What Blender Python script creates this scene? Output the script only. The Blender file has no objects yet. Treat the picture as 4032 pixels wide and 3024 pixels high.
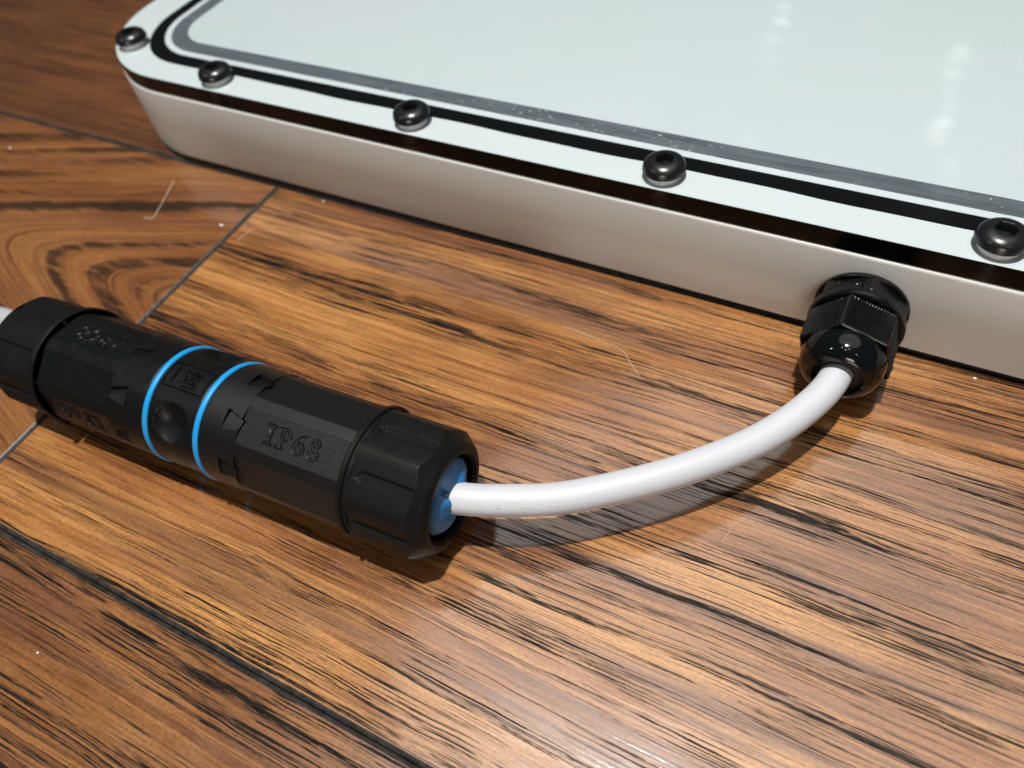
import bpy, math, random
import numpy as np
from mathutils import Vector, Matrix

# ------------------------------------------------------------------ camera
sc = bpy.context.scene
MM = 0.001                                   # the scene is laid out in millimetres
C = sc.collection
cam_d = bpy.data.cameras.new("camera")
cam = bpy.data.objects.new("camera", cam_d); C.objects.link(cam); sc.camera = cam
CAM = Vector((230.208, -165.523, 174.0)) * MM
RIGHT, UP, FWD = Vector((0.8801, 0.4611, -0.1130)), Vector((-0.3034, 0.7285, 0.6142)), Vector((-0.3655, 0.5067, -0.7809))
RIGHT.normalize(); FWD = (FWD - RIGHT * FWD.dot(RIGHT)).normalized(); UP = RIGHT.cross(FWD)
cam.matrix_world = Matrix(((RIGHT.x, UP.x, -FWD.x, CAM.x), (RIGHT.y, UP.y, -FWD.y, CAM.y),
                           (RIGHT.z, UP.z, -FWD.z, CAM.z), (0, 0, 0, 1)))
cam_d.sensor_width = 36.0
cam_d.lens = 36.0 * 769.0 / 1024.0
cam_d.clip_start = 0.005; cam_d.clip_end = 50
cam_d.dof.use_dof = True
cam_d.dof.focus_distance = 0.186
cam_d.dof.aperture_fstop = 11.5

# ------------------------------------------------------------------ world and lamps (an indoor room at night)
world = bpy.data.worlds.new("World"); sc.world = world; world.use_nodes = True
bg = world.node_tree.nodes["Background"]
bg.inputs[0].default_value = (0.93, 0.97, 1.0, 1); bg.inputs[1].default_value = 0.02
sc.view_settings.view_transform = 'Standard'; sc.view_settings.look = 'None'
sc.view_settings.exposure = 0.3; sc.view_settings.gamma = 1.0
sc.view_settings.use_curve_mapping = False
sc.cycles.use_denoising = True
sc.cycles.max_bounces = 14; sc.cycles.transmission_bounces = 12; sc.cycles.glossy_bounces = 8
sc.cycles.caustics_refractive = True; sc.cycles.caustics_reflective = True
sc.cycles.blur_glossy = 0.3
sc.cycles.sample_clamp_indirect = 6.0

def area(name, loc, size, power, color, target=(0.12, -0.05, 0.0), shape='DISK', spread=180):
    l = bpy.data.lights.new(name, 'AREA'); l.shape = shape; l.size = size; l.energy = power; l.color = color
    if shape in ('RECTANGLE', 'ELLIPSE'): l.size, l.size_y = size
    l.spread = math.radians(spread)
    o = bpy.data.objects.new(name, l); C.objects.link(o)
    o.location = loc
    o.rotation_euler = (Vector(target) - Vector(loc)).to_track_quat('-Z', 'Y').to_euler()
    return o

COOL = (1.0, 0.975, 0.93)
# the downlight right above the connector: it gives the hard shadows
area("ceiling_downlight_main", (0.12, -0.12, 2.4), 0.075, 59, COOL)
# bright white patch of ceiling, mirrored in the varnish of the floor
area("ceiling_panel_light", (0.28, 0.80, 2.35), 2.3, 9.0, COOL, target=(0.28, 0.80, 0))
# rows of downlights further off: they show as soft streaks in the glossy sheet
def direct(az, el, h=2.4, pt=(0.21, 0.06)):
    dist = h / math.tan(math.radians(el))
    return (pt[0] + dist * math.sin(math.radians(az)), pt[1] + dist * math.cos(math.radians(az)), h)
for az, el, s, pw in ((-11.4, 27.3, 0.10, 0.05), (-11.4, 26.9, 0.10, 0.05), (-12.1, 29.6, 0.08, 0.03), (-12.6, 35.0, 0.09, 0.02),
                      (1.1, 28.3, 0.10, 0.06), (1.2, 29.0, 0.10, 0.06), (1.4, 31.0, 0.07, 0.03), (1.7, 32.6, 0.08, 0.05), (1.8, 33.1, 0.08, 0.05), (3.0, 35.0, 0.07, 0.03), (3.6, 36.9, 0.07, 0.03)):
    area("ceiling_downlight", direct(az, el), s, pw * 0.45, COOL)
for loc, pw in (((0.50, -0.75, 2.4), 0.7), ((-0.30, -0.70, 2.4), 0.7), ((0.15, -1.05, 2.4), 0.6)):
    area("ceiling_downlight_near", loc, 0.06, pw, COOL)
for loc, pw in (((-1.75, -1.4, 2.4), 4), ((1.6, -1.3, 2.4), 1.5)):
    area("ceiling_downlight_side", loc, 0.16, pw, COOL)

# added fill light, low behind the camera, to brighten the upright faces
area("front_fill", (0.9, -3.2, 0.7), 0.9, 16.5, (1.0, 0.965, 0.91))

# ------------------------------------------------------------------ node helpers
class NT:
    def __init__(self, name):
        self.m = bpy.data.materials.new(name); self.m.use_nodes = True
        self.t = self.m.node_tree; self.t.nodes.clear()
        self.out = self.t.nodes.new('ShaderNodeOutputMaterial')
    def n(self, typ, **kw):
        nd = self.t.nodes.new(typ)
        for k, v in kw.items(): setattr(nd, k, v)
        return nd
    def link(self, a, b): self.t.links.new(a, b)
    def val(self, sock, v):
        if hasattr(v, 'is_linked') or hasattr(v, 'links'): self.link(v, sock)
        else: sock.default_value = v
    def math(self, op, a, b=0.0, c=None, clamp=False):
        nd = self.n('ShaderNodeMath', operation=op); nd.use_clamp = clamp
        self.val(nd.inputs[0], a); self.val(nd.inputs[1], b)
        if c is not None: self.val(nd.inputs[2], c)
        return nd.outputs[0]
    def sstep(self, v, lo, hi, a=0.0, b=1.0):
        nd = self.n('ShaderNodeMapRange', interpolation_type='SMOOTHSTEP')
        self.val(nd.inputs['Value'], v); self.val(nd.inputs['From Min'], lo); self.val(nd.inputs['From Max'], hi)
        self.val(nd.inputs['To Min'], a); self.val(nd.inputs['To Max'], b)
        return nd.outputs[0]
    def vec(self, x, y, z=0.0):
        nd = self.n('ShaderNodeCombineXYZ')
        for i, v in enumerate((x, y, z)): self.val(nd.inputs[i], v)
        return nd.outputs[0]
    def noise(self, vec, scale=1.0, detail=2.0, rough=0.5, dist=0.0):
        nd = self.n('ShaderNodeTexNoise'); self.link(vec, nd.inputs['Vector'])
        nd.inputs['Scale'].default_value = scale; nd.inputs['Detail'].default_value = detail
        nd.inputs['Roughness'].default_value = rough; nd.inputs['Distortion'].default_value = dist
        return nd.outputs[0]
    def ramp(self, fac, stops):
        nd = self.n('ShaderNodeValToRGB'); self.link(fac, nd.inputs[0])
        el = nd.color_ramp.elements
        while len(el) < len(stops): el.new(0.5)
        for e, (p, c) in zip(el, stops): e.position = p; e.color = (*c, 1)
        return nd.outputs[0]
    def mix(self, fac, a, b, mode='MIX'):
        nd = self.n('ShaderNodeMix', data_type='RGBA', blend_type=mode)
        self.val(nd.inputs[0], fac)
        for s, v in ((nd.inputs[6], a), (nd.inputs[7], b)):
            if isinstance(v, tuple): s.default_value = (*v, 1)
            else: self.link(v, s)
        return nd.outputs[2]
    def bsdf(self, **kw):
        b = self.n('ShaderNodeBsdfPrincipled')
        for k, v in kw.items():
            s = b.inputs[k.replace('_', ' ')]
            if isinstance(v, tuple): s.default_value = (*v, 1) if len(s.default_value) == 4 else v
            else: self.val(s, v)
        self.link(b.outputs[0], self.out.inputs[0])
        return b
    def bump(self, h, strength=0.3, dist=0.0005, normal=None):
        nd = self.n('ShaderNodeBump'); self.link(h, nd.inputs['Height'])
        nd.inputs['Strength'].default_value = strength; nd.inputs['Distance'].default_value = dist
        if normal is not None: self.link(normal, nd.inputs['Normal'])
        return nd.outputs[0]
    def obj_mm(self):
        tc = self.n('ShaderNodeTexCoord'); vm = self.n('ShaderNodeVectorMath', operation='SCALE')
        self.link(tc.outputs['Object'], vm.inputs[0]); vm.inputs['Scale'].default_value = 1000.0
        return vm.outputs[0]

def plastic(name, col, rough, bump=0.0, bscale=3.0, bdist=0.0002, spec=0.5, rvar=0.0, coat=0.0, sss=0.0):
    t = NT(name); p = t.obj_mm()
    kw = dict(Base_Color=col, Roughness=rough, Specular_IOR_Level=spec)
    if rvar:
        kw['Roughness'] = t.sstep(t.noise(p, 0.25, 4, 0.6), 0.3, 0.7, rough - rvar, rough + rvar)
    if bump:
        kw['Normal'] = t.bump(t.noise(p, bscale, 3, 0.6), bump, bdist)
    if coat: kw['Coat_Weight'] = coat; kw['Coat_Roughness'] = 0.05
    if sss:
        kw['Subsurface_Weight'] = sss; kw['Subsurface_Radius'] = (0.002, 0.002, 0.002); kw['Subsurface_Scale'] = 1.0
    t.bsdf(**kw)
    return t.m

GRAIN = math.radians(0.449)

def wood(name, seed, light, mid, dark, cathedral=None, streak=1.0, pore=1.0, red=0.62, soft=1.0):
    t = NT(name)
    p = t.obj_mm()
    mp = t.n('ShaderNodeMapping'); t.link(p, mp.inputs[0]); mp.inputs['Rotation'].default_value = (0, 0, -GRAIN)
    sx = t.n('ShaderNodeSeparateXYZ'); t.link(mp.outputs[0], sx.inputs[0])
    X, Y = sx.outputs[0], sx.outputs[1]
    def N(a, b, detail=2.0, rough=0.5, k=0.0, xx=None, yy=None, dist=0.0):
        return t.noise(t.vec(t.math('MULTIPLY', xx or X, a), t.math('MULTIPLY', yy or Y, b), seed + k), 1.0, detail, rough, dist)
    w1 = t.math('SUBTRACT', N(0.006, 0.014, 1, k=1.3), 0.5)
    w2 = t.math('SUBTRACT', N(0.025, 0.05, 2, k=4.1), 0.5)
    w3 = t.math('SUBTRACT', N(0.12, 0.25, 2, k=7.7), 0.5)
    Yw = t.math('ADD', Y, t.math('ADD', t.math('MULTIPLY', w1, 7.0), t.math('ADD', t.math('MULTIPLY', w2, 1.6), t.math('MULTIPLY', w3, 0.4))))
    if cathedral:
        x0, yc, slope, ecc = cathedral
        dy = t.math('SUBTRACT', Yw, yc)
        q = t.math('SQRT', t.math('ADD', t.math('MULTIPLY', dy, dy), ecc * ecc))
        Yw2 = t.math('ADD', q, t.math('MULTIPLY', t.math('SUBTRACT', x0, X), slope))
    else:
        Yw2 = Yw
    def NW(a, b, **kw): return N(a, b, yy=Yw2, **kw)
    tone = t.math('ADD', t.math('MULTIPLY', NW(0.005, 0.075, detail=4, rough=0.55, k=11), 0.62),
                  t.math('MULTIPLY', NW(0.02, 0.5, detail=4, rough=0.6, k=13), 0.38))
    blotch = N(0.012, 0.03, 3, 0.6, k=17)
    tone = t.math('ADD', tone, t.math('MULTIPLY', t.math('SUBTRACT', blotch, 0.5), 0.35))
    col = t.ramp(tone, [(0.34, dark), (0.46, mid), (0.60, light), (0.72, tuple(min(1, c * 1.12) for c in light))])
    # reddish-purple heartwood patches
    heart = t.sstep(NW(0.0055, 0.10, detail=4, rough=0.55, k=23), 0.50, 0.64)
    col = t.mix(t.math('MULTIPLY', heart, red), col, (0.165, 0.068, 0.034))
    # fine silky fibre
    fib = NW(0.10, 3.2, detail=3, rough=0.6, k=29)
    col = t.mix(t.sstep(fib, 0.35, 0.65, 0.0, 0.5), col, t.mix(1.0, col, (0.62, 0.56, 0.52), 'MULTIPLY'))
    bl = NW(0.010, 0.85, detail=3, rough=0.6, k=30)
    col = t.mix(t.sstep(bl, 0.50, 0.64, 0.0, 0.75), col, t.mix(1.0, col, (0.46, 0.38, 0.34), 'MULTIPLY'))
    # speckled figure across the fibre
    spk = N(0.9, 1.5, 3, 0.65, k=31)
    col = t.mix(t.sstep(spk, 0.50, 0.68, 0.0, 0.55), col, t.mix(1.0, col, (1.45, 1.42, 1.34), 'MULTIPLY'))
    col = t.mix(t.sstep(spk, 0.48, 0.34, 0.0, 0.5), col, t.mix(1.0, col, (0.62, 0.57, 0.52), 'MULTIPLY'))
    # dark mineral streaks and pores
    cl = t.math('SUBTRACT', NW(0.004, 0.09, detail=3, rough=0.55, k=37), 0.5)
    cl2 = t.math('SUBTRACT', NW(0.010, 0.3, detail=2, rough=0.5, k=39), 0.5)
    jag = t.math('MULTIPLY', t.math('SUBTRACT', N(0.5, 2.2, 2, 0.6, k=43), 0.5), 0.07)
    sA = t.math('ADD', t.math('ADD', NW(0.0062, 0.55, detail=3, rough=0.5, k=41), t.math('MULTIPLY', cl, 0.55)), jag)
    mA = t.sstep(sA, 0.658, 0.658 + 0.03 * soft)
    sB = t.math('ADD', t.math('ADD', NW(0.0078, 1.9, detail=2, rough=0.5, k=47), t.math('MULTIPLY', t.math('ADD', cl, cl2), 0.46)), jag)
    mB = t.sstep(sB, 0.580, 0.580 + 0.03 * soft)
    sC = t.math('ADD', t.math('ADD', NW(0.020, 3.7, detail=1, rough=0.5, k=53), t.math('MULTIPLY', t.math('ADD', cl, cl2), 0.40)), jag)
    mC = t.sstep(sC, 0.556, 0.606)
    gaps = t.sstep(NW(0.055, 1.1, detail=3, rough=0.62, k=59), 0.39, 0.53)
    gapA = t.sstep(NW(0.10, 1.8, detail=3, rough=0.6, k=60), 0.36, 0.50, 0.15, 1.0)
    dk = t.math('MAXIMUM', t.math('MULTIPLY', t.math('MULTIPLY', mA, gapA), 1.0 * streak), t.math('MAXIMUM', t.math('MULTIPLY', t.math('MULTIPLY', mB, gaps), 1.0 * streak), t.math('MULTIPLY', t.math('MULTIPLY', mC, gaps), 0.95 * pore)))
    if cathedral:
        ring = t.noise(t.vec(t.math('MULTIPLY', X, 0.004), t.math('MULTIPLY', Yw2, 0.120), seed + 61), 1.0, 2.0, 0.45)
        rj = t.math('ADD', ring, t.math('MULTIPLY', t.math('SUBTRACT', N(0.06, 0.4, 4, 0.65, k=67), 0.5), 0.30))
        band = t.sstep(rj, 0.535, 0.65)
        dk = t.math('MAXIMUM', t.math('MULTIPLY', dk, 0.55), t.math('MULTIPLY', band, 0.85))
    inside = t.noise(t.vec(t.math('MULTIPLY', X, 0.12), t.math('MULTIPLY', Yw, 1.5), seed + 71), 1.0, 3.0, 0.6)
    dcol = t.ramp(inside, [(0.35, (0.005, 0.0045, 0.0045)), (0.65, (0.020, 0.015, 0.012))])
    col = t.mix(dk, col, dcol)
    fine = N(2.2, 5.0, 2, 0.65, k=73)
    orange = N(0.9, 1.3, 2, 0.55, k=79)
    groove = t.sstep(NW(0.0078, 1.9, detail=1, rough=0.5, k=47), 0.55, 0.65)
    h = t.math('ADD', t.math('MULTIPLY', groove, -0.3), t.math('ADD', t.math('MULTIPLY', fine, 0.25), t.math('MULTIPLY', orange, 0.35)))
    nb = t.bump(h, 0.13, 0.00012)
    und = N(0.012, 0.035, 1, 0.5, k=83)
    nb2 = t.bump(und, 0.12, 0.004, nb)
    rgh = t.math('ADD', t.sstep(N(0.08, 0.3, 3, 0.6, k=89), 0.3, 0.7, 0.28, 0.42), t.math('MULTIPLY', dk, 0.12))
    crgh = t.sstep(N(0.05, 0.12, 4, 0.6, k=97), 0.3, 0.7, 0.07, 0.14)
    t.bsdf(Base_Color=col, Roughness=rgh, Normal=nb2, Specular_IOR_Level=t.math('SUBTRACT', 0.4, t.math('MULTIPLY', dk, 0.36)), Coat_Weight=t.math('SUBTRACT', 1.0, t.math('MULTIPLY', dk, 0.9)), Coat_Roughness=crgh, Coat_IOR=2.2, Coat_Normal=nb2)
    return t.m

TAN, MID, DRK = (0.55, 0.262, 0.082), (0.355, 0.142, 0.041), (0.135, 0.047, 0.018)
M = {}
M['wood_near'] = wood('oiled_wood_tan', 2.0, TAN, MID, DRK)
M['wood_front'] = wood('oiled_wood_amber_dimmed', 9.4, (0.34, 0.148, 0.046), (0.225, 0.088, 0.027), (0.090, 0.033, 0.014))  # amber tones darkened: the weaker light at lower left is painted in
M['wood_arch'] = wood('oiled_wood_arched', 21.7, (0.34, 0.145, 0.046), (0.235, 0.088, 0.028), (0.115, 0.041, 0.017), cathedral=(-48.0, -64.0, 0.33, 9.0), streak=0.6, pore=0.3, red=0.35, soft=2.0)
M['wood_far'] = wood('oiled_wood_russet', 33.1, (0.20, 0.080, 0.029), (0.14, 0.052, 0.020), (0.070, 0.027, 0.013), streak=0.7, pore=0.6, red=0.3, soft=1.8)
M['wood_rest'] = wood('oiled_wood_brown', 45.9, (0.36, 0.15, 0.045), (0.25, 0.095, 0.03), (0.11, 0.04, 0.016))
tb = NT('grey_bevel_filler'); pb = tb.obj_mm()
tb.bsdf(Base_Color=tb.ramp(tb.noise(pb, 0.35, 4, 0.6), [(0.35, (0.014, 0.012, 0.011)), (0.65, (0.050, 0.044, 0.039))]), Roughness=0.42,
        Normal=tb.bump(tb.noise(pb, 1.5, 3, 0.6), 0.3, 0.0003))
M['bevel'] = tb.m
M['sub'] = plastic('dark_joint', (0.018, 0.016, 0.015), 0.8)

M['white_body'] = plastic('white_abs', (0.67, 0.67, 0.64), 0.32, bump=0.05, bscale=2.0, bdist=0.0001)
def laminate(name, c0, c1):
    t = NT(name); p = t.obj_mm()
    col = t.mix(t.sstep(t.noise(p, 0.012, 3, 0.55), 0.35, 0.65), c0, c1)
    spots = t.sstep(t.noise(p, 0.9, 1, 0.4), 0.80, 0.83, 0.0, 0.6)
    col = t.mix(spots, col, (0.30, 0.34, 0.34))
    t.bsdf(Base_Color=col, Roughness=0.45, Coat_Weight=1.0, Coat_Roughness=t.sstep(t.noise(p, 0.05, 4, 0.6), 0.3, 0.7, 0.03, 0.09),
           Coat_Normal=t.bump(t.noise(p, 0.04, 1, 0.4), 0.08, 0.003))
    return t.m
M['white_flange'] = laminate('white_laminate', (0.545, 0.625, 0.645), (0.55, 0.625, 0.64))
M['diffuser'] = laminate('pale_mint_laminate', (0.475, 0.57, 0.58), (0.495, 0.565, 0.60))
M['gasket'] = plastic('black_gasket', (0.004, 0.005, 0.006), 0.16, bump=0.1, bscale=0.3)
tt = NT('slate_grey_tape'); pt_ = tt.obj_mm()
mpt = tt.n('ShaderNodeMapping'); tt.link(pt_, mpt.inputs[0]); mpt.inputs['Scale'].default_value = (0.05, 0.7, 0.3)
tcol = tt.ramp(tt.noise(mpt.outputs[0], 1.0, 4, 0.6), [(0.3, (0.060, 0.075, 0.088)), (0.7, (0.125, 0.148, 0.165))])
blob = tt.math('MULTIPLY', tt.sstep(tt.noise(pt_, 0.9, 2, 0.5), 0.66, 0.72), tt.sstep(tt.noise(pt_, 0.03, 1, 0.5), 0.45, 0.6))
tt.bsdf(Base_Color=tt.mix(blob, tcol, (0.42, 0.47, 0.48)), Roughness=0.35, Normal=tt.bump(tt.noise(pt_, 0.9, 2, 0.5), 0.3, 0.0003), Coat_Weight=0.6, Coat_Roughness=0.08)
M['greyframe'] = tt.m
tg = NT('clear_acrylic')
tg.bsdf(Base_Color=(0.985, 1.0, 0.998), Roughness=0.14, IOR=1.31, Transmission_Weight=1.0, Specular_IOR_Level=0.5)
M['acrylic'] = tg.m
M['nylon'] = plastic('white_nylon', (0.82, 0.83, 0.83), 0.25)
M['screw'] = plastic('black_oxide_steel', (0.010, 0.011, 0.012), 0.26, bump=0.10, bscale=4.0, spec=0.6, rvar=0.05)
M['black_tex'] = plastic('black_nylon_textured', (0.0055, 0.0060, 0.0060), 0.37, bump=0.9, bscale=4.5, bdist=0.00012, spec=0.34)
M['black_satin'] = plastic('black_nylon_satin', (0.0048, 0.0053, 0.0056), 0.40, bump=0.25, bscale=5.0, bdist=0.00008, rvar=0.07, spec=0.2)
M['black_cap'] = plastic('black_nylon_cap', (0.0060, 0.0068, 0.0068), 0.46, bump=0.30, bscale=4.0, bdist=0.0001, rvar=0.06, spec=0.18)
M['black_gloss'] = plastic('black_nylon_gloss', (0.004, 0.0045, 0.005), 0.08, bump=0.04, bscale=0.6, bdist=0.0004, rvar=0.03)
M['black_gland'] = plastic('black_nylon_gland', (0.0050, 0.0054, 0.0054), 0.27, bump=0.12, bscale=4.0, bdist=0.0001, rvar=0.06)
M['black_hole'] = plastic('black_rubber', (0.006, 0.006, 0.006), 0.7)
M['blue_ring'] = plastic('sky_blue_silicone', (0.009, 0.285, 0.66), 0.42)
M['blue_seal'] = plastic('blue_rubber_seal', (0.02, 0.175, 0.43), 0.45, bump=0.2, bscale=0.9, bdist=0.0004)
M['cable_white'] = plastic('white_pvc', (0.575, 0.59, 0.63), 0.48, bump=0.05, bscale=0.8, bdist=0.0003)
M['cable_grey'] = plastic('grey_pvc', (0.42, 0.45, 0.47), 0.35)
M['print'] = plastic('faint_grey_print', (0.33, 0.34, 0.35), 0.5)
M['dust'] = plastic('pale_dust', (0.72, 0.70, 0.66), 0.7)
M['fibre'] = plastic('pale_fibre', (0.62, 0.52, 0.40), 0.6)
M['hair'] = plastic('dark_hair', (0.05, 0.03, 0.02), 0.5)

# ------------------------------------------------------------------ mesh helpers
def link(o, parent=None):
    C.objects.link(o)
    if parent is not None:
        o.parent = parent
        pm = Matrix.Translation(parent.location) if parent.parent is None else Matrix.Identity(4)
        o.matrix_parent_inverse = pm.inverted()
    return o

def obj(name, verts, faces, mat, parent=None, smooth=35, mats=None, fmat=None, origin=None):
    """verts in millimetres, world axes (or relative to origin when given)"""
    me = bpy.data.meshes.new(name)
    me.from_pydata([(v[0] * MM, v[1] * MM, v[2] * MM) for v in verts], [], faces)
    me.materials.append(mat)
    for mm in (mats or []): me.materials.append(mm)
    if fmat:
        me.polygons.foreach_set('material_index', fmat)
    if smooth:
        me.shade_smooth()
        me.set_sharp_from_angle(angle=math.radians(smooth))
    me.update()
    o = bpy.data.objects.new(name, me)
    link(o, parent)
    if origin is not None: o.location = Vector(origin) * MM
    return o

def empty(name, loc):
    o = bpy.data.objects.new(name, None); o.location = Vector(loc) * MM
    o.empty_display_size = 0.01
    C.objects.link(o); return o

def tag(o, label=None, cat=None, group=None, kind=None):
    for k, v in (('label', label), ('category', cat), ('group', group), ('kind', kind)):
        if v: o[k] = v
    return o

def grid(rows, closed_u=True, cap0=False, cap1=False):
    """rows: list of equally long vertex rings -> verts, faces"""
    n = len(rows[0]); V = [v for r in rows for v in r]; F = []
    for i in range(len(rows) - 1):
        for j in range(n if closed_u else n - 1):
            a, b = i * n + j, i * n + (j + 1) % n
            F.append((a, b, b + n, a + n))
    if cap0: F.append(tuple(range(n - 1, -1, -1)))
    if cap1: F.append(tuple(range((len(rows) - 1) * n, len(rows) * n)))
    return V, F

def join(*parts):
    V, F = [], []
    for v, f in parts:
        k = len(V); V += list(v); F += [tuple(i + k for i in q) for q in f]
    return V, F

def catmull(P, per=10, closed=False):
    P = [np.array(p, float) for p in P]; out = []
    n = len(P)
    rng = range(n) if closed else range(n - 1)
    for i in rng:
        p1, p2 = P[i], P[(i + 1) % n]
        p0 = P[i - 1] if (closed or i > 0) else 2 * p1 - p2
        p3 = P[(i + 2) % n] if (closed or i + 2 < n) else 2 * p2 - p1
        for k in range(per):
            u = k / per
            out.append(0.5 * ((2 * p1) + (-p0 + p2) * u + (2 * p0 - 5 * p1 + 4 * p2 - p3) * u * u + (-p0 + 3 * p1 - 3 * p2 + p3) * u ** 3))
    if not closed: out.append(P[-1])
    return out

def tube(pts, r, sides=6, closed=False, rfun=None, frames=False):
    pts = [np.array(p, float) for p in pts]; n = len(pts)
    T = []
    for i in range(n):
        a = pts[(i + 1) % n] if (closed or i < n - 1) else pts[i]
        b = pts[i - 1] if (closed or i > 0) else pts[i]
        d = a - b; T.append(d / (np.linalg.norm(d) + 1e-12))
    up = np.array([0, 0, 1.0]) if abs(T[0][2]) < 0.9 else np.array([0, 1.0, 0])
    nrm = up - T[0] * up.dot(T[0]); nrm /= np.linalg.norm(nrm)
    rows, fr = [], []
    for i in range(n):
        nrm = nrm - T[i] * nrm.dot(T[i]); nrm /= (np.linalg.norm(nrm) + 1e-12)
        bi = np.cross(T[i], nrm); rr = rfun(i / max(1, n - 1)) if rfun else r
        fr.append((pts[i], T[i], nrm.copy(), bi))
        rows.append([pts[i] + rr * (math.cos(2 * math.pi * k / sides) * nrm + math.sin(2 * math.pi * k / sides) * bi) for k in range(sides)])
    if closed: rows.append(rows[0])
    V, F = grid(rows, True, not closed, not closed)
    return (V, F, fr) if frames else (V, F)

def rrect(x0, x1, y0, y1, r, seg=24):
    pts = []
    for cx, cy, a0 in ((x0 + r, y0 + r, 180), (x1 - r, y0 + r, 270), (x1 - r, y1 - r, 0), (x0 + r, y1 - r, 90)):
        for k in range(seg + 1):
            a = math.radians(a0 + 90 * k / seg); pts.append((cx + r * math.cos(a), cy + r * math.sin(a)))
        if a0 == 180:                       # points along the front edge
            for k in range(1, 80): pts.append((cx + (x1 - x0 - 2 * r) * k / 80, y0))
    return pts

# ------------------------------------------------------------------ floor: planks with bevelled edges
cg, sg = math.cos(GRAIN), math.sin(GRAIN)
ROW0 = -1.50                                  # seam next to the panel, at x = 0 (grain frame)
WID = 151.0
floor = obj('floor', [(-800, -520, -9), (1100, -520, -9), (1100, 640, -9), (-800, 640, -9)], [(0, 1, 2, 3)], M['sub'], smooth=0)
tag(floor, kind='structure')
def rot(x, y): return (x * cg - y * sg, x * sg + y * cg)
def plank(x0, x1, row, mat):
    g, b, dp = 0.12, 1.05, 0.75
    y0, y1 = ROW0 + WID * row + g, ROW0 + WID * (row + 1) - g
    x0 += g; x1 -= g
    ring = lambda ins, z: [(*rot(x, y), z) for x, y in ((x0 + ins, y0 + ins), (x1 - ins, y0 + ins), (x1 - ins, y1 - ins), (x0 + ins, y1 - ins))]
    rows = [ring(0, -8.5), ring(0, -dp), ring(b * 0.55, -dp * 0.30), ring(b, 0.0)]
    V, F = grid(rows, True, False, True)
    fm = [1] * 12 + [0]
    o = obj('plank', V, F, mat, floor, smooth=0, mats=[M['bevel']], fmat=fm)
    return o
JX = 19.9
plank(JX, 620, -1, M['wood_near'])
plank(-700, JX, -1, M['wood_arch'])
plank(-260, 700, 0, M['wood_far'])
plank(-210, 640, -2, M['wood_front'])
plank(-760, -260, 0, M['wood_rest']); plank(-700, -210, -2, M['wood_rest'])
plank(620, 1000, -1, M['wood_rest']); plank(640, 1000, -2, M['wood_rest']); plank(700, 1000, 0, M['wood_rest'])
plank(-500, 380, -3, M['wood_rest']); plank(380, 1000, -3, M['wood_near'])
plank(-640, 120, 1, M['wood_rest']); plank(120, 900, 1, M['wood_far'])
plank(-400, 420, 2, M['wood_far']); plank(420, 1000, 2, M['wood_rest'])

# ------------------------------------------------------------------ the white panel with its clear cover sheet
PX0, PX1, PY0, PY1, PR = -70.8, 560.0, -1.48, 420.0, 45.1
Z0, Z1, Z2, Z3 = 2.6, 30.95, 31.2, 36.98
panel = empty('light_panel', (240, 200, 0))
tag(panel, 'white rounded-corner panel box with clear screwed cover, lying on the wooden floor', 'panel')
def loop(ins, z): return [(x, y, z) for x, y in rrect(PX0 + ins, PX1 - ins, PY0 + ins, PY1 - ins, max(1.0, PR - ins))]
V, F = grid([loop(1.0, Z0), loop(0.25, Z0 + 0.2), loop(0.0, Z0 + 0.8), loop(0.0, Z1 - 0.9), loop(0.08, Z1 - 0.45), loop(0.3, Z1 - 0.12), loop(0.6, Z1)], True, True, True)
body = obj('body', V, F, M['white_body'], panel, smooth=50)
# screw-on sheet
V, F = grid([loop(0.55, Z2), loop(0.45, Z2 + 0.12), loop(0.30, Z3 - 0.2), loop(0.45, Z3)], True, True, True)
sheet = obj('cover_sheet', V, F, M['acrylic'], panel, smooth=20)
sheet['label'] = 'clear acrylic cover sheet with polished edge'
# layers laminated on the sheet; the frame sits a little off-centre, towards the front right
def loop2(ins, z): return [(x + 2.6, y - 3.4, z) for x, y, z in loop(ins, z)]
def loop_wavy(ins, z):                        # outer edge of the squeezed gasket
    return [(x, y + 0.28 * math.sin(x / 13.4 + 0.4) + 0.12 * math.sin(x / 5.1), z) if x < 500 and y < 60 else (x, y, z) for x, y, z in loop2(ins, z)]
def band(name, i0, i1, z, th, mat, l0=loop2, l1=loop2):
    V, F = grid([l0(i0, z), l0(i0 + 0.05, z + th), l1(i1 - 0.05, z + th), l1(i1, z)], True)
    return obj(name, V, F, mat, panel, smooth=30)
ZF = Z3 + 0.004
band('face_border', 0.62, 14.5, ZF, 0.10, M['white_flange'], l0=loop, l1=loop_wavy)
band('gasket', 14.52, 20.4, ZF, 0.035, M['gasket'], l0=loop_wavy)
band('inner_rail', 20.42, 23.0, ZF, 0.10, M['white_flange'])
band('tape_frame', 23.02, 29.6, ZF, 0.07, M['greyframe'])
V, F = grid([loop2(29.62, ZF), loop2(29.67, ZF + 0.10)], True, False, True)
diff = obj('diffuser', V, F, M['diffuser'], panel, smooth=20)

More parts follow.
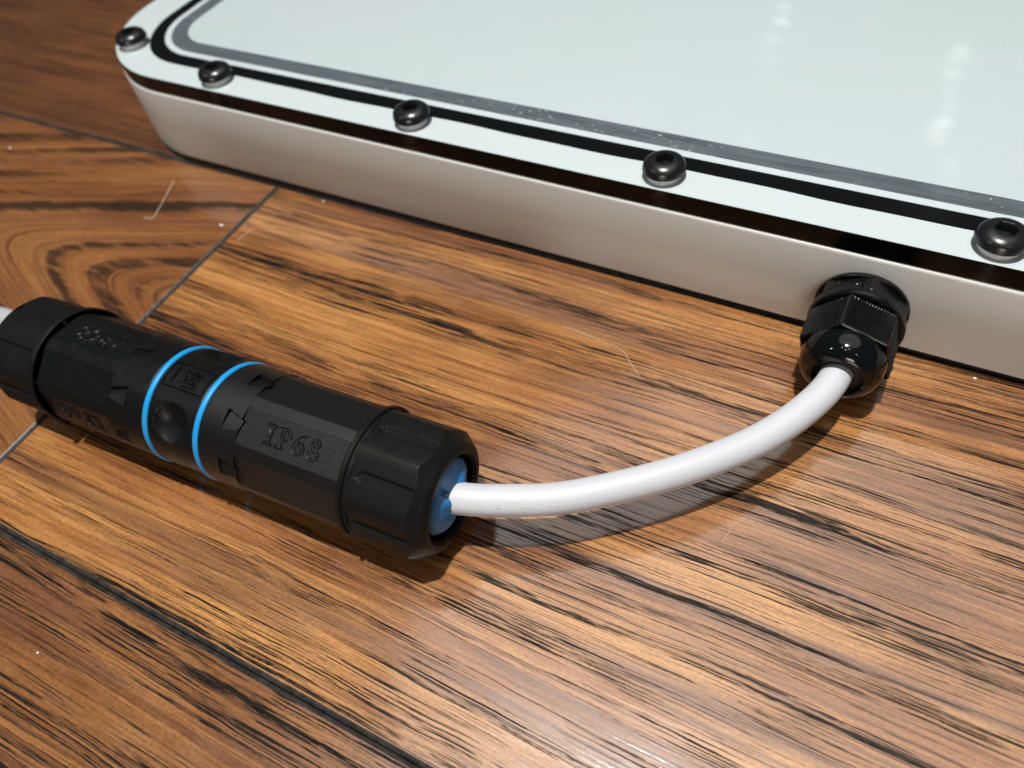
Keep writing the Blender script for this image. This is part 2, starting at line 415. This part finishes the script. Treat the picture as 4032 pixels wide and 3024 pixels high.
# ---- button head screws
def lathe(profile, sides=40, socket=None):
    rows = [[(r * math.cos(2 * math.pi * k / sides), r * math.sin(2 * math.pi * k / sides), z) for k in range(sides)] for r, z in profile]
    return grid(rows, True, False, False)
SIDES = 48
HB = 1.15
prof = [(2.6, -5.6), (2.6, 0.9 + HB), (4.6, 1.0 + HB), (5.9, 1.15 + HB), (6.1, 1.4 + HB), (6.05, 1.8 + HB)]
for k in range(1, 11):
    a = k / 10; rr = 6.05 - (6.05 - 3.15) * a
    prof.append((rr, 1.8 + HB + 2.75 * math.sin(math.acos(max(0, (rr - 2.2) / 3.9)))))
rows = [[(r * math.cos(2 * math.pi * k / SIDES), r * math.sin(2 * math.pi * k / SIDES), z) for k in range(SIDES)] for r, z in prof]
zt = prof[-1][1]
def hexr(a, ap): return ap / math.cos((a + math.pi / 6) % (math.pi / 3) - math.pi / 6)
for ap, z in ((2.45, zt + 0.02), (2.3, zt - 0.3), (2.25, zt - 2.6)):
    rows.append([(hexr(2 * math.pi * k / SIDES, ap) * math.cos(2 * math.pi * k / SIDES), hexr(2 * math.pi * k / SIDES, ap) * math.sin(2 * math.pi * k / SIDES), z) for k in range(SIDES)])
SV, SF = grid(rows, True, False, True)
WV, WF = grid([[(r * math.cos(2 * math.pi * k / 40), r * math.sin(2 * math.pi * k / 40), z) for k in range(40)] for r, z in ((2.7, 0.11), (4.75, 0.11), (4.9, 0.3), (4.7, 1.2), (4.6, 2.13), (2.7, 2.14))], True)
SCREWS = [(-50.6, 16.0, 20), (2.8, 5.6, 75), (87.0, 5.7, 40), (171.2, 5.7, 10), (255.4, 5.7, 28)]
s_me = w_me = None
for x, y, rz in SCREWS:
    if s_me is None:
        s = obj('screw', SV, SF, M['screw'], panel, smooth=32, origin=(x, y, Z3))
        w = obj('washer', WV, WF, M['nylon'], s, smooth=40)
        s_me, w_me = s.data, w.data
    else:
        s = bpy.data.objects.new('screw', s_me); link(s, panel); s.location = Vector((x, y, Z3)) * MM
        w = bpy.data.objects.new('washer', w_me); C.objects.link(w)
    w.parent = s; w.matrix_parent_inverse = Matrix.Identity(4)
    s.rotation_euler = (0, 0, math.radians(rz))

# ------------------------------------------------------------------ cable gland in the panel's side
GX, GZ, GK = 230.9, 13.95, 0.991
def gpt(r, a, s): return (GX + GK * r * math.cos(a), PY0 - GK * s, GZ + GK * r * math.sin(a))
NG = 360
def poly_r(a, ap, verts0, n, rmax):
    st = 2 * math.pi / n
    d = (a - verts0 - st / 2 + st / 2) % st - st / 2
    return min(rmax, ap / math.cos(d)) if False else min(rmax, ap / math.cos(((a - verts0) % st) - st / 2))
def grows(prof, fn=None):
    return [[gpt(fn(2 * math.pi * k / NG, r, s) if fn else r, 2 * math.pi * k / NG, s) for k in range(NG)] for r, s in prof]
def flip(VF): return VF[0], [tuple(reversed(f)) for f in VF[1]]
v0 = math.radians(84)
rows = grows([(8.0, 0.05), (11.9, 0.05), (12.2, 0.25), (12.2, 0.9), (12.0, 1.15)])
rows += grows([(12.25, 1.2), (12.25, 5.4)], lambda a, r, s: poly_r(a, 10.75, v0, 6, r))
rows += grows([(12.1, 5.6), (12.35, 6.0), (12.4, 7.2), (12.25, 7.9), (11.9, 8.2), (9.6, 8.25), (9.4, 9.2)])
gland = obj('cable_gland', *grid(rows, True), M['black_gland'], panel, smooth=28)
gland['label'] = 'black nylon cable gland screwed into the side of the white panel'
# clamping nut with fine ribs on its flats
v1 = math.radians(104.5)
def nut_r(a, r, s):
    st = math.pi / 3; d = ((a - v1) % st) - st / 2
    ap = 10.72
    base = min(12.35, ap / math.cos(d))
    u = ap * math.tan(d)                     # mm along the flat
    if abs(u) < 5.45 and 9.4 < s < 19.2:
        base += 0.50 * (0.5 + 0.5 * math.cos(2 * math.pi * u / 0.80)) ** 2 - 0.25
    return base * r
NG = 720
rows = grows([(0.80, 8.6), (0.985, 8.7), (1.0, 9.0), (1.0, 9.41), (1.0, 9.6), (1.0, 13), (1.0, 18.9), (1.0, 19.19), (1.0, 19.21), (0.995, 19.5), (0.96, 19.75)], nut_r)
nut = obj('clamping_nut', *grid(rows, True), M['black_gland'], gland, smooth=30)
NG = 96
pr = [(9.6, 19.3), (10.55, 19.5), (10.62, 20.4)]
for k in range(1, 13):
    a = math.radians(90 * k / 12 * 0.90); pr.append((6.6 + 4.0 * math.cos(a), 20.6 + 6.6 * math.sin(a)))
pr += [(6.55, 27.25), (6.3, 27.1), (6.15, 26.6), (6.1, 24.0)]
dome = obj('dome', *grid(grows(pr), True), M['black_gloss'], gland, smooth=40)
pr = [(6.12, 25.2), (5.2, 25.5), (4.4, 25.9), (3.9, 25.8), (4.0, 25.0), (4.0, 22.0)]
obj('seal', *grid(grows(pr), True), M['black_hole'], gland, smooth=40)

# engraved / raised stroke lettering
def strokes(name, paths, to3d, r, mat, parent, sides=5):
    parts = []
    for pts, closed in paths:
        parts.append(tube([to3d(u, v) for u, v in pts], r, sides, closed))
    return obj(name, *join(*parts), mat, parent, smooth=60)
def ell(cx, cy, rx, ry, n=18): return [(cx + rx * math.cos(2 * math.pi * k / n), cy + ry * math.sin(2 * math.pi * k / n)) for k in range(n)]
# NPT 1/2, as single strokes, height 1
G1 = {'N': (0.62, [[(0, 0), (0, 1), (0.62, 0), (0.62, 1)]]),
      'P': (0.55, [[(0, 0), (0, 1), (0.36, 1), (0.52, 0.88), (0.55, 0.74), (0.5, 0.58), (0.36, 0.48), (0, 0.48)]]),
      'T': (0.6, [[(0, 1), (0.6, 1)], [(0.3, 1), (0.3, 0)]]),
      '1': (0.3, [[(0, 0.78), (0.2, 1.0), (0.2, 0.45)]]),
      '/': (0.5, [[(0.0, -0.1), (0.5, 1.1)]]),
      '2': (0.42, [[(0, 0.42), (0.12, 0.55), (0.32, 0.52), (0.38, 0.38), (0.0, 0.0), (0.42, 0.0)]]),
      '"': (0.3, [[(0.05, 1.0), (0.02, 0.7)], [(0.22, 1.0), (0.19, 0.7)]])}
paths, cur = [], 0.0
for ch in 'NPT1/2"':
    w, st = G1[ch]
    for s_ in st: paths.append(([(cur + x, y) for x, y in s_], False))
    cur += w + (0.22 if ch in 'NPT' else 0.06)
ang = math.radians(114); nx, nz = math.cos(ang), math.sin(ang)
def npt(u, v):
    uu = (u - cur / 2) * 2.35; vv = v * 2.5
    x, z = GX + 10.75 * nx - nz * uu, GZ + 10.75 * nz + nx * uu
    return (x, PY0 - (2.1 + vv), z)
strokes('lettering', paths, npt, 0.17, M['black_gland'], gland)

# ------------------------------------------------------------------ the connector
AX = np.array([78.986, -103.553, 17.0]); AD = np.array([0.99882, 0.0486, 0.0]); AD /= np.linalg.norm(AD)
AN = np.array([-AD[1], AD[0], 0.0]); AZ = np.array([0, 0, 1.0])
def cpt(t, a, r): return AX + AD * t + r * (-AN * math.cos(a) + AZ * math.sin(a))
conn = empty('cable_connector', (AX[0] + 8, AX[1], 0))
tag(conn, 'black cylindrical waterproof cable connector with two sky blue rings, lying on the floor', 'connector')
rad = math.radians
def crev(ts, fn, na):
    """ts increasing; fn(t, a) -> radius; wound outwards"""
    rows = [[cpt(t, 2 * math.pi * k / na, fn(t, 2 * math.pi * k / na)) for k in range(na)] for t in ts]
    return grid(rows, True)
def wrap(a): return (a + math.pi) % (2 * math.pi) - math.pi
def shell(c0, tflat, tmark, sgn, t_end):
    """half body: round next to the ring, eight flats further out, arrow notches at the border; x is the distance from its blue ring"""
    st = math.pi / 4
    def fn(x, a):
        r = 16.2
        d = ((a - c0 + st / 2) % st) - st / 2
        if x > tflat:
            r = min(r, 15.42 / math.cos(d), 16.12 / math.cos(abs(d) - st / 2))
        # arrow notch: a ramp that deepens towards its upper edge and ends in a wall
        hx = (x - tmark) / 6.0
        if 0.0 <= hx <= 1.0:
            lo = rad(-9.5 + 4.5 * hx); hi = rad(9.0 - 6.5 * hx)
            if lo < d < hi:
                r -= 0.15 + 1.25 * (d - lo) / (hi - lo) * (0.75 + 0.25 * (1 - hx))
            elif hx > 0.72 and abs(d) < rad(15):
                r -= 0.0
        if x < 0.5: r -= 0.35 * (1 - x / 0.5) ** 2
        return r
    return fn
def frange(a, b, st): 
    n = max(1, int(round((b - a) / st))); return [a + (b - a) * k / n for k in range(n + 1)]
T2 = 16.83
# right half
fnR = shell(rad(64.5), 11.5, 6.6, 1, 43)
xs = sorted(set([0.0, 0.12, 0.25, 0.38, 0.5, 1.2, 3, 5, 6.58, 6.61] + frange(6.7, 12.6, 0.3) + [11.49, 11.51, 12.62, 16, 22, 30, 43]))
rb = obj('housing', *crev([T2 + 0.75 + x for x in xs], lambda t, a: fnR(t - T2 - 0.75, a), 480), M['black_tex'], conn, smooth=24)
rb['label'] = 'right half of the housing with IP68 in raised outline letters'
# left half (mirrored lengthwise)
fnL = shell(rad(52.3), 12.2, 6.4, -1, 41)
xs2 = sorted(set([0.0, 0.12, 0.25, 0.38, 0.5, 1.2, 3, 5, 6.38, 6.41] + frange(6.5, 12.4, 0.3) + [12.19, 12.21, 12.42, 16, 22, 30, 38.5]))
lb = obj('housing', *crev(sorted([-0.75 - x for x in xs2]), lambda t, a: fnL(-0.75 - t, a), 480), M['black_satin'], conn, smooth=24)
# middle band with thumb dimples
def fnM(t, a):
    r = 16.05
    for c in (41.5, 131.5, 221.5, 311.5):
        u = (t - 8.5) / 5.6; v = wrap(a - rad(c)) * 16.05 / 5.6
        q = u * u + v * v
        if q < 1: r -= 2.9 * (1 - q) ** 0.85
    e = min(t, T2 - t) - 0.75
    if e < 0.5: r -= 0.3 * (1 - max(0, e) / 0.5) ** 2
    return r
mid = obj('middle_band', *crev(frange(0.75, T2 - 0.75, 0.28), fnM, 420), M['black_satin'], conn, smooth=40)
for t0 in (0.0, T2):
    pr = [(-0.85, 14.5), (-0.85, 15.9), (-0.7, 16.22), (-0.35, 16.36), (0.0, 16.40), (0.35, 16.36), (0.7, 16.22), (0.85, 15.9), (0.85, 14.5)]
    rows = [[cpt(t0 + t, 2 * math.pi * k / 160, r) for k in range(160)] for t, r in pr]
    obj('sealing_ring', *grid(rows, True), M['blue_ring'], conn, smooth=50)

# end caps
def cap_r(x, a, L, c0):
    """x from the mouth (0) to the outer end (L)"""
    st = math.pi / 4; d = ((a - c0 + st / 2) % st) - st / 2
    R = 16.75
    k8 = 15.8 / math.cos(d)
    r = R - 0.30 * math.log(1.0 + math.exp((R - k8) / 0.30))
    u = 15.8 * math.tan(d)
    # finger slot in the middle of each flat
    x0 = 3.6
    if x > x0 - 1.45 and x < L - 3.0:
        w = 1.45
        if x < x0: w = math.sqrt(max(0.0, 1.45 ** 2 - (x0 - x) ** 2))
        if abs(u) < w: r -= 0.62 * min(1.0, (w - abs(u)) / 0.5)
    # chamfer cuts the corners at the outer end, then rounds in
    cham = 16.9 - max(0.0, x - (L - 4.4)) * 0.78
    r = min(r, cham)
    if x > L - 0.7: r -= 0.55 * ((x - L + 0.7) / 0.7) ** 2
    return r
def cap(name, t_m, sgn, L, c0, mouth):
    na = 480
    xs = sorted(set(frange(0.0, 2.4, 0.6) + frange(2.4, 4.0, 0.12) + frange(4.0, L - 4.6, 1.2) + frange(L - 4.6, L, 0.2) + [L - 3.01, L - 2.99]))
    rows = []
    if mouth == 'open':      # flared skirt the housing slides into
        for x, r in ((2.0, 15.9), (0.2, 16.3), (0.0, 16.6), (0.0, 16.95), (0.5, 17.1), (1.8, 17.05)):
            rows.append([cpt(t_m + sgn * x, 2 * math.pi * k / na, r) for k in range(na)])
        xs = [x for x in xs if x > 2.1]
    else:
        rows.append([cpt(t_m, 2 * math.pi * k / na, 14.8) for k in range(na)])
    for x in xs:
        rows.append([cpt(t_m + sgn * x, 2 * math.pi * k / na, cap_r(x, 2 * math.pi * k / na, L, c0)) for k in range(na)])
    for x, r in ((L + 0.05, 11.9), (L - 0.05, 11.5), (L - 0.5, 11.2)):
        rows.append([cpt(t_m + sgn * x, 2 * math.pi * k / na, r) for k in range(na)])
    for x in (L - 0.8, L - 4.5):
        rows.append([cpt(t_m + sgn * x, 2 * math.pi * k / na, 11.1 - 0.35 * (k % 8 < 4)) for k in range(na)])
    VF = grid(rows, True)
    if sgn < 0: VF = flip(VF)
    return obj(name, *VF, M['black_cap'], conn, smooth=26)
TC = 61.0
# collar between housing and cap
pr = [(TC - 1.9, 15.3), (TC - 1.9, 16.6), (TC - 1.6, 16.85), (TC - 0.7, 16.85), (TC - 0.45, 16.6), (TC - 0.45, 16.15), (TC + 0.6, 16.1)]
rows = [[cpt(t, 2 * math.pi * k / 160, r) for k in range(160)] for t, r in pr]
obj('collar', *grid(rows, True), M['black_cap'], conn, smooth=35)
capR = cap('end_cap', TC, 1, 20.0, rad(57.2), 'closed')
capL = cap('end_cap', -40.0, -1, 22.0, rad(57.2), 'open')

# blue seals: a squeezed disc with a scalloped rim and folded lobes
def seal(t0, sgn, parent):
    rnd = random.Random(5); na = 180; rows = []
    for i, q in enumerate([0.28, 0.36, 0.45, 0.55, 0.65, 0.75, 0.85, 0.93, 0.985, 1.0, 0.97]):
        row = []
        for k in range(na):
            a = 2 * math.pi * k / na
            rr = 9.5 * q * (1 + (0.018 * math.cos(34 * a) * max(0, q - 0.7) / 0.3) + 0.03 * math.sin(3 * a + 1))
            lob = 0.9 * math.sin(2.5 * a + 0.6) * math.sin(math.pi * min(1, q)) + 0.45 * math.sin(7 * a + 2) * q * (1 - q) * 2
            fold = -1.3 * math.exp(-(wrap(a - rad(196)) / 0.16) ** 2) * (1 - abs(q - 0.6)) - 1.1 * math.exp(-(wrap(a - rad(70)) / 0.14) ** 2) * (1 - abs(q - 0.6))
            h = 0.4 + 2.6 * (1 - q) + lob * 0.8 + fold - (2.0 if i == 10 else 0) - 0.8 * max(0, q - 0.9) * 10 * 0.5
            row.append(cpt(t0 + sgn * h, a, rr))
        rows.append(row)
    VF = grid(rows, True)
    if sgn < 0: pass
    return obj('seal', *VF, M['blue_seal'], parent, smooth=50)
seal(TC + 18.6, 1, capR)
rows = [[cpt(-40 - x, 2 * math.pi * k / 60, r) for k in range(60)] for x, r in ((20.2, 10.5), (20.5, 6.0), (20.3, 3.2))]
obj('seal', *grid(rows, True), M['blue_seal'], capL, smooth=50)

# IP68 in raised outline letters
SER = {
 'I': (0.50, [[(0, 0), (.5, 0), (.5, .1), (.33, .1), (.33, .9), (.5, .9), (.5, 1), (0, 1), (0, .9), (.17, .9), (.17, .1), (0, .1)]], []),
 'P': (0.72, [[(0, 0), (.46, 0), (.46, .1), (.31, .1), (.31, .43), (.46, .43), (.6, .5), (.69, .63), (.7, .74), (.66, .88), (.56, .97), (.44, 1), (0, 1), (0, .9), (.15, .9), (.15, .1), (0, .1)],
              [(.31, .52), (.43, .53), (.51, .61), (.53, .72), (.51, .83), (.43, .9), (.31, .9)]], []),
 '6': (0.66, [], [[(.58, 1.0), (.40, .94), (.2, .78), (.06, .55), (.0, .32), (.06, .12), (.2, .01), (.34, -.02), (.5, .03), (.62, .16), (.65, .32), (.6, .48), (.48, .59), (.34, .6), (.24, .57), (.3, .7), (.42, .83), (.58, .92)], ell(.33, .29, .16, .19)]),
 '8': (0.64, [], [[(.32, 1.01), (.48, .95), (.56, .78), (.52, .64), (.45, .54), (.57, .43), (.63, .27), (.54, .06), (.32, -.02), (.1, .06), (.01, .27), (.07, .43), (.19, .54), (.12, .64), (.08, .78), (.16, .95)], ell(.32, .755, .12, .12), ell(.32, .255, .16, .15)]),
}
def ip68(t0, phi, rev, parent, mat, r=15.42):
    paths, cur = [], 0.0
    for ch in 'IP68':
        w, sh, sm = SER[ch]
        for pts in sh: paths.append(([(cur + x, y) for x, y in pts], True))
        for pts in sm: paths.append(([(cur + p[0], p[1]) for p in catmull([(x, y, 0) for x, y in pts], 3, True)], True))
        cur += w + 0.16
    cur -= 0.16
    nrm = -AN * math.cos(phi) + AZ * math.sin(phi); upv = AN * math.sin(phi) + AZ * math.cos(phi)
    s = -1 if rev else 1
    def f(u, v): return AX + AD * (t0 + s * (u - cur / 2) * 5.2) + upv * (s * (v - 0.5) * 5.0) + nrm * (r + 0.02)
    return strokes('lettering', paths, f, 0.17, mat, parent)
M['black_gloss_txt'] = plastic('black_nylon_letters', (0.0022, 0.0024, 0.0024), 0.28, spec=0.3)
for ph in (64.5, 154.5, -25.5): ip68(44.2, rad(ph), False, rb, M['black_gloss_txt'])
for ph in (97.3, 7.3, 187.3): ip68(-25.8, rad(ph), True, lb, M['black_satin'])

# crossed-out bin mark in a frame, on the middle band
def onband(t, deg, r=16.07): return cpt(t, rad(deg), r)
def cpath(pts, closed, n=6):
    out = []
    m = len(pts)
    for i in range(m if closed else m - 1):
        a, b = pts[i], pts[(i + 1) % m]
        for k in range(n): out.append((a[0] + (b[0] - a[0]) * k / n, a[1] + (b[1] - a[1]) * k / n))
    if not closed: out.append(pts[-1])
    return out
mk = [(cpath([(2.0, 74.5), (14.8, 74.5), (14.8, 99.5), (2.0, 99.5)], True), True),
      (cpath([(4.0, 79), (4.0, 95)], False), False), (cpath([(4.5, 79), (4.5, 95)], False), False),
      (cpath([(6.6, 94), (12.2, 80)], False), False), (cpath([(6.6, 80), (12.2, 94)], False), False),
      (cpath([(7.6, 92), (8.0, 82), (11.2, 82), (11.6, 92)], True), False), (cpath([(7.0, 92.6), (12.2, 92.6)], False), False),
      (cpath([(8.6, 94.6), (10.6, 94.6)], False), False), ([(p[0], p[1]) for p in ell(11.2, 81.4, 0.5, 1.8, 10)], True),
      (cpath([(7.4, 78), (12.0, 78)], False), False)]
strokes('mark', mk, onband, 0.19, M['black_gloss_txt'], mid, 4)

# ------------------------------------------------------------------ cables
CP = [(150.0, -100.05, 17.0), (156.0, -99.8, 17.0), (161.0, -98.9, 16.9), (168.57, -95.9, 16.5), (181.64, -89.28, 16.0), (193.48, -80.4, 15.5), (204.91, -70.13, 15.0),
      (215.94, -57.69, 14.2), (222.9, -47.4, 13.9), (227.9, -37.2, 13.9), (230.2, -29.6, 13.95), (230.9, -21.5, 13.95), (230.9, -13.5, 13.95)]
cv = catmull(CP, 10)
V, F, fr = tube(cv, 3.88, 36, False, None, True)
cable = obj('cable', V, F, M['cable_white'], None, smooth=50)
tag(cable, 'smooth white round cable curving from the connector to the black gland', 'cable')
# faint grey print along the sheath
def on_cable(L0):
    # arc length table
    S_ = [0.0]
    for i in range(1, len(cv)): S_.append(S_[-1] + float(np.linalg.norm(cv[i] - cv[i - 1])))
    def f(u, v):
        s = L0 + u; i = max(0, min(len(cv) - 2, int(np.searchsorted(S_, s)) - 1)); k = (s - S_[i]) / (S_[i + 1] - S_[i])
        p, T, n, b = fr[i]; p2 = fr[i + 1][0]; c = p + (p2 - p) * k
        a = rad(PR0) - v / 4.0                       # angle from the top of the sheath towards the viewer
        side = np.array([T[1], -T[0], 0]); side /= np.linalg.norm(side); upv = np.cross(side, T)
        upv = -upv if upv[2] < 0 else upv
        return c + 3.82 * (upv * math.cos(a) + side * math.sin(a))
    return f
PR0 = 62
marks = [[(0, .2), (1.3, .3), (1.3, 1.0), (0.2, 0.9)], [(3.2, 1.5), (5.2, 1.6), (5.2, -0.2)], [(6.0, 0.4), (8.4, 0.3)],
         [(12.2, 0.3), (14.6, 0.3), (14.6, 1.4), (12.2, 1.4), (12.2, 0.3)], [(15.6, 0.2), (18.2, 0.2), (18.2, 1.2)], [(19.4, 0.1), (21.6, 0.1)]]
strokes('print_mark', [(m, False) for m in marks], on_cable(20.0), 0.085, M['print'], cable, 4)

LP = [tuple(AX + AD * t_ + np.array([0, dy_, dz_])) for t_, dy_, dz_ in ((-50, 0, 0), (-57, 0.4, 0.2), (-63, 1.6, 1.0), (-70, 3.4, 1.6), (-80, 5.0, 0.5), (-100, 6, -4), (-130, 7, -11), (-170, 8, -13.3), (-240, 10, -13.4))]
lc = obj('cable', *tube(catmull(LP, 10), 3.6, 32), M['cable_grey'], None, smooth=50)
tag(lc, 'grey cable leaving the far left end of the connector', 'cable')

# ------------------------------------------------------------------ dust and fibres on the floor
def speck(x, y, s, label):
    rnd = random.Random(int(x * 10)); rows = []
    for i in range(5):
        th = math.pi * (i + 0.5) / 5
        rows.append([(x + s * math.sin(th) * math.cos(k * math.pi / 4) * (1 + 0.3 * rnd.random()), y + s * 0.8 * math.sin(th) * math.sin(k * math.pi / 4), s * 0.45 - s * 0.45 * math.cos(th) + 0.02) for k in range(8)])
    o = obj('dust_speck', *grid(rows, True, True, True), M['dust'], None, smooth=60)
    tag(o, label, 'dust', 'specks of dust on the floor'); return o
def fibre(pts, r, label, mat='fibre'):
    o = obj('fibre', *tube(catmull([(x, y, r + z) for x, y, z in pts], 8), r, 5), M[mat], None, smooth=60)
    tag(o, label, 'fibre', 'stray fibres on the floor'); return o
speck(14.0, -28.4, 0.75, 'largest white crumb of dust, beside the joint between two planks')
speck(43.2, -3.4, 0.5, 'tiny pale crumb of dust close under the panel edge')
speck(263.5, -3.0, 0.45, 'tiny pale crumb of dust at the panel foot, right of the gland')
speck(-116.0, -21.6, 0.6, 'pale crumb of dust at the far left edge of the floor')
speck(79.5, -171.6, 0.35, 'tiny pale crumb of dust at the lower left corner, before the front seam')
fibre([(-22.2, -15.2, 1.5), (-19.4, -22.4, 1.0), (-17.3, -29.0, 0.4), (-15.9, -34.3, 0.0), (-19.6, -35.6, 0.0)], 0.13, 'bent pale fibre left of the plank joint, near the panel corner')
fibre([(153.1, -27.4, 0.3), (158.3, -27.0, 0.1), (166.3, -28.1, 0.0), (172.6, -28.9, 0.2), (177.3, -32.7, 0.1), (181.2, -36.0, 0.0)], 0.07, 'long curved pale fibre on the floor left of the gland')
fibre([(220.0, -69.8, 0.6), (219.3, -72.9, 0.3), (218.6, -75.9, 0.0)], 0.06, 'short pale fibre on the floor right of the white cable')
fibre([(27.7, -26.7, 0.8), (26.4, -30.4, 0.3), (25.5, -32.8, 0.0)], 0.11, 'short pale fibre just right of the plank joint')
fibre([(126.7, -68.9, 0.2), (134.7, -67.7, 0.5), (144.9, -64.1, 0.8), (153.1, -62.6, 0.6), (161.8, -62.4, 0.1)], 0.06, 'thin dark hair on the floor behind the connector cap', 'hair')
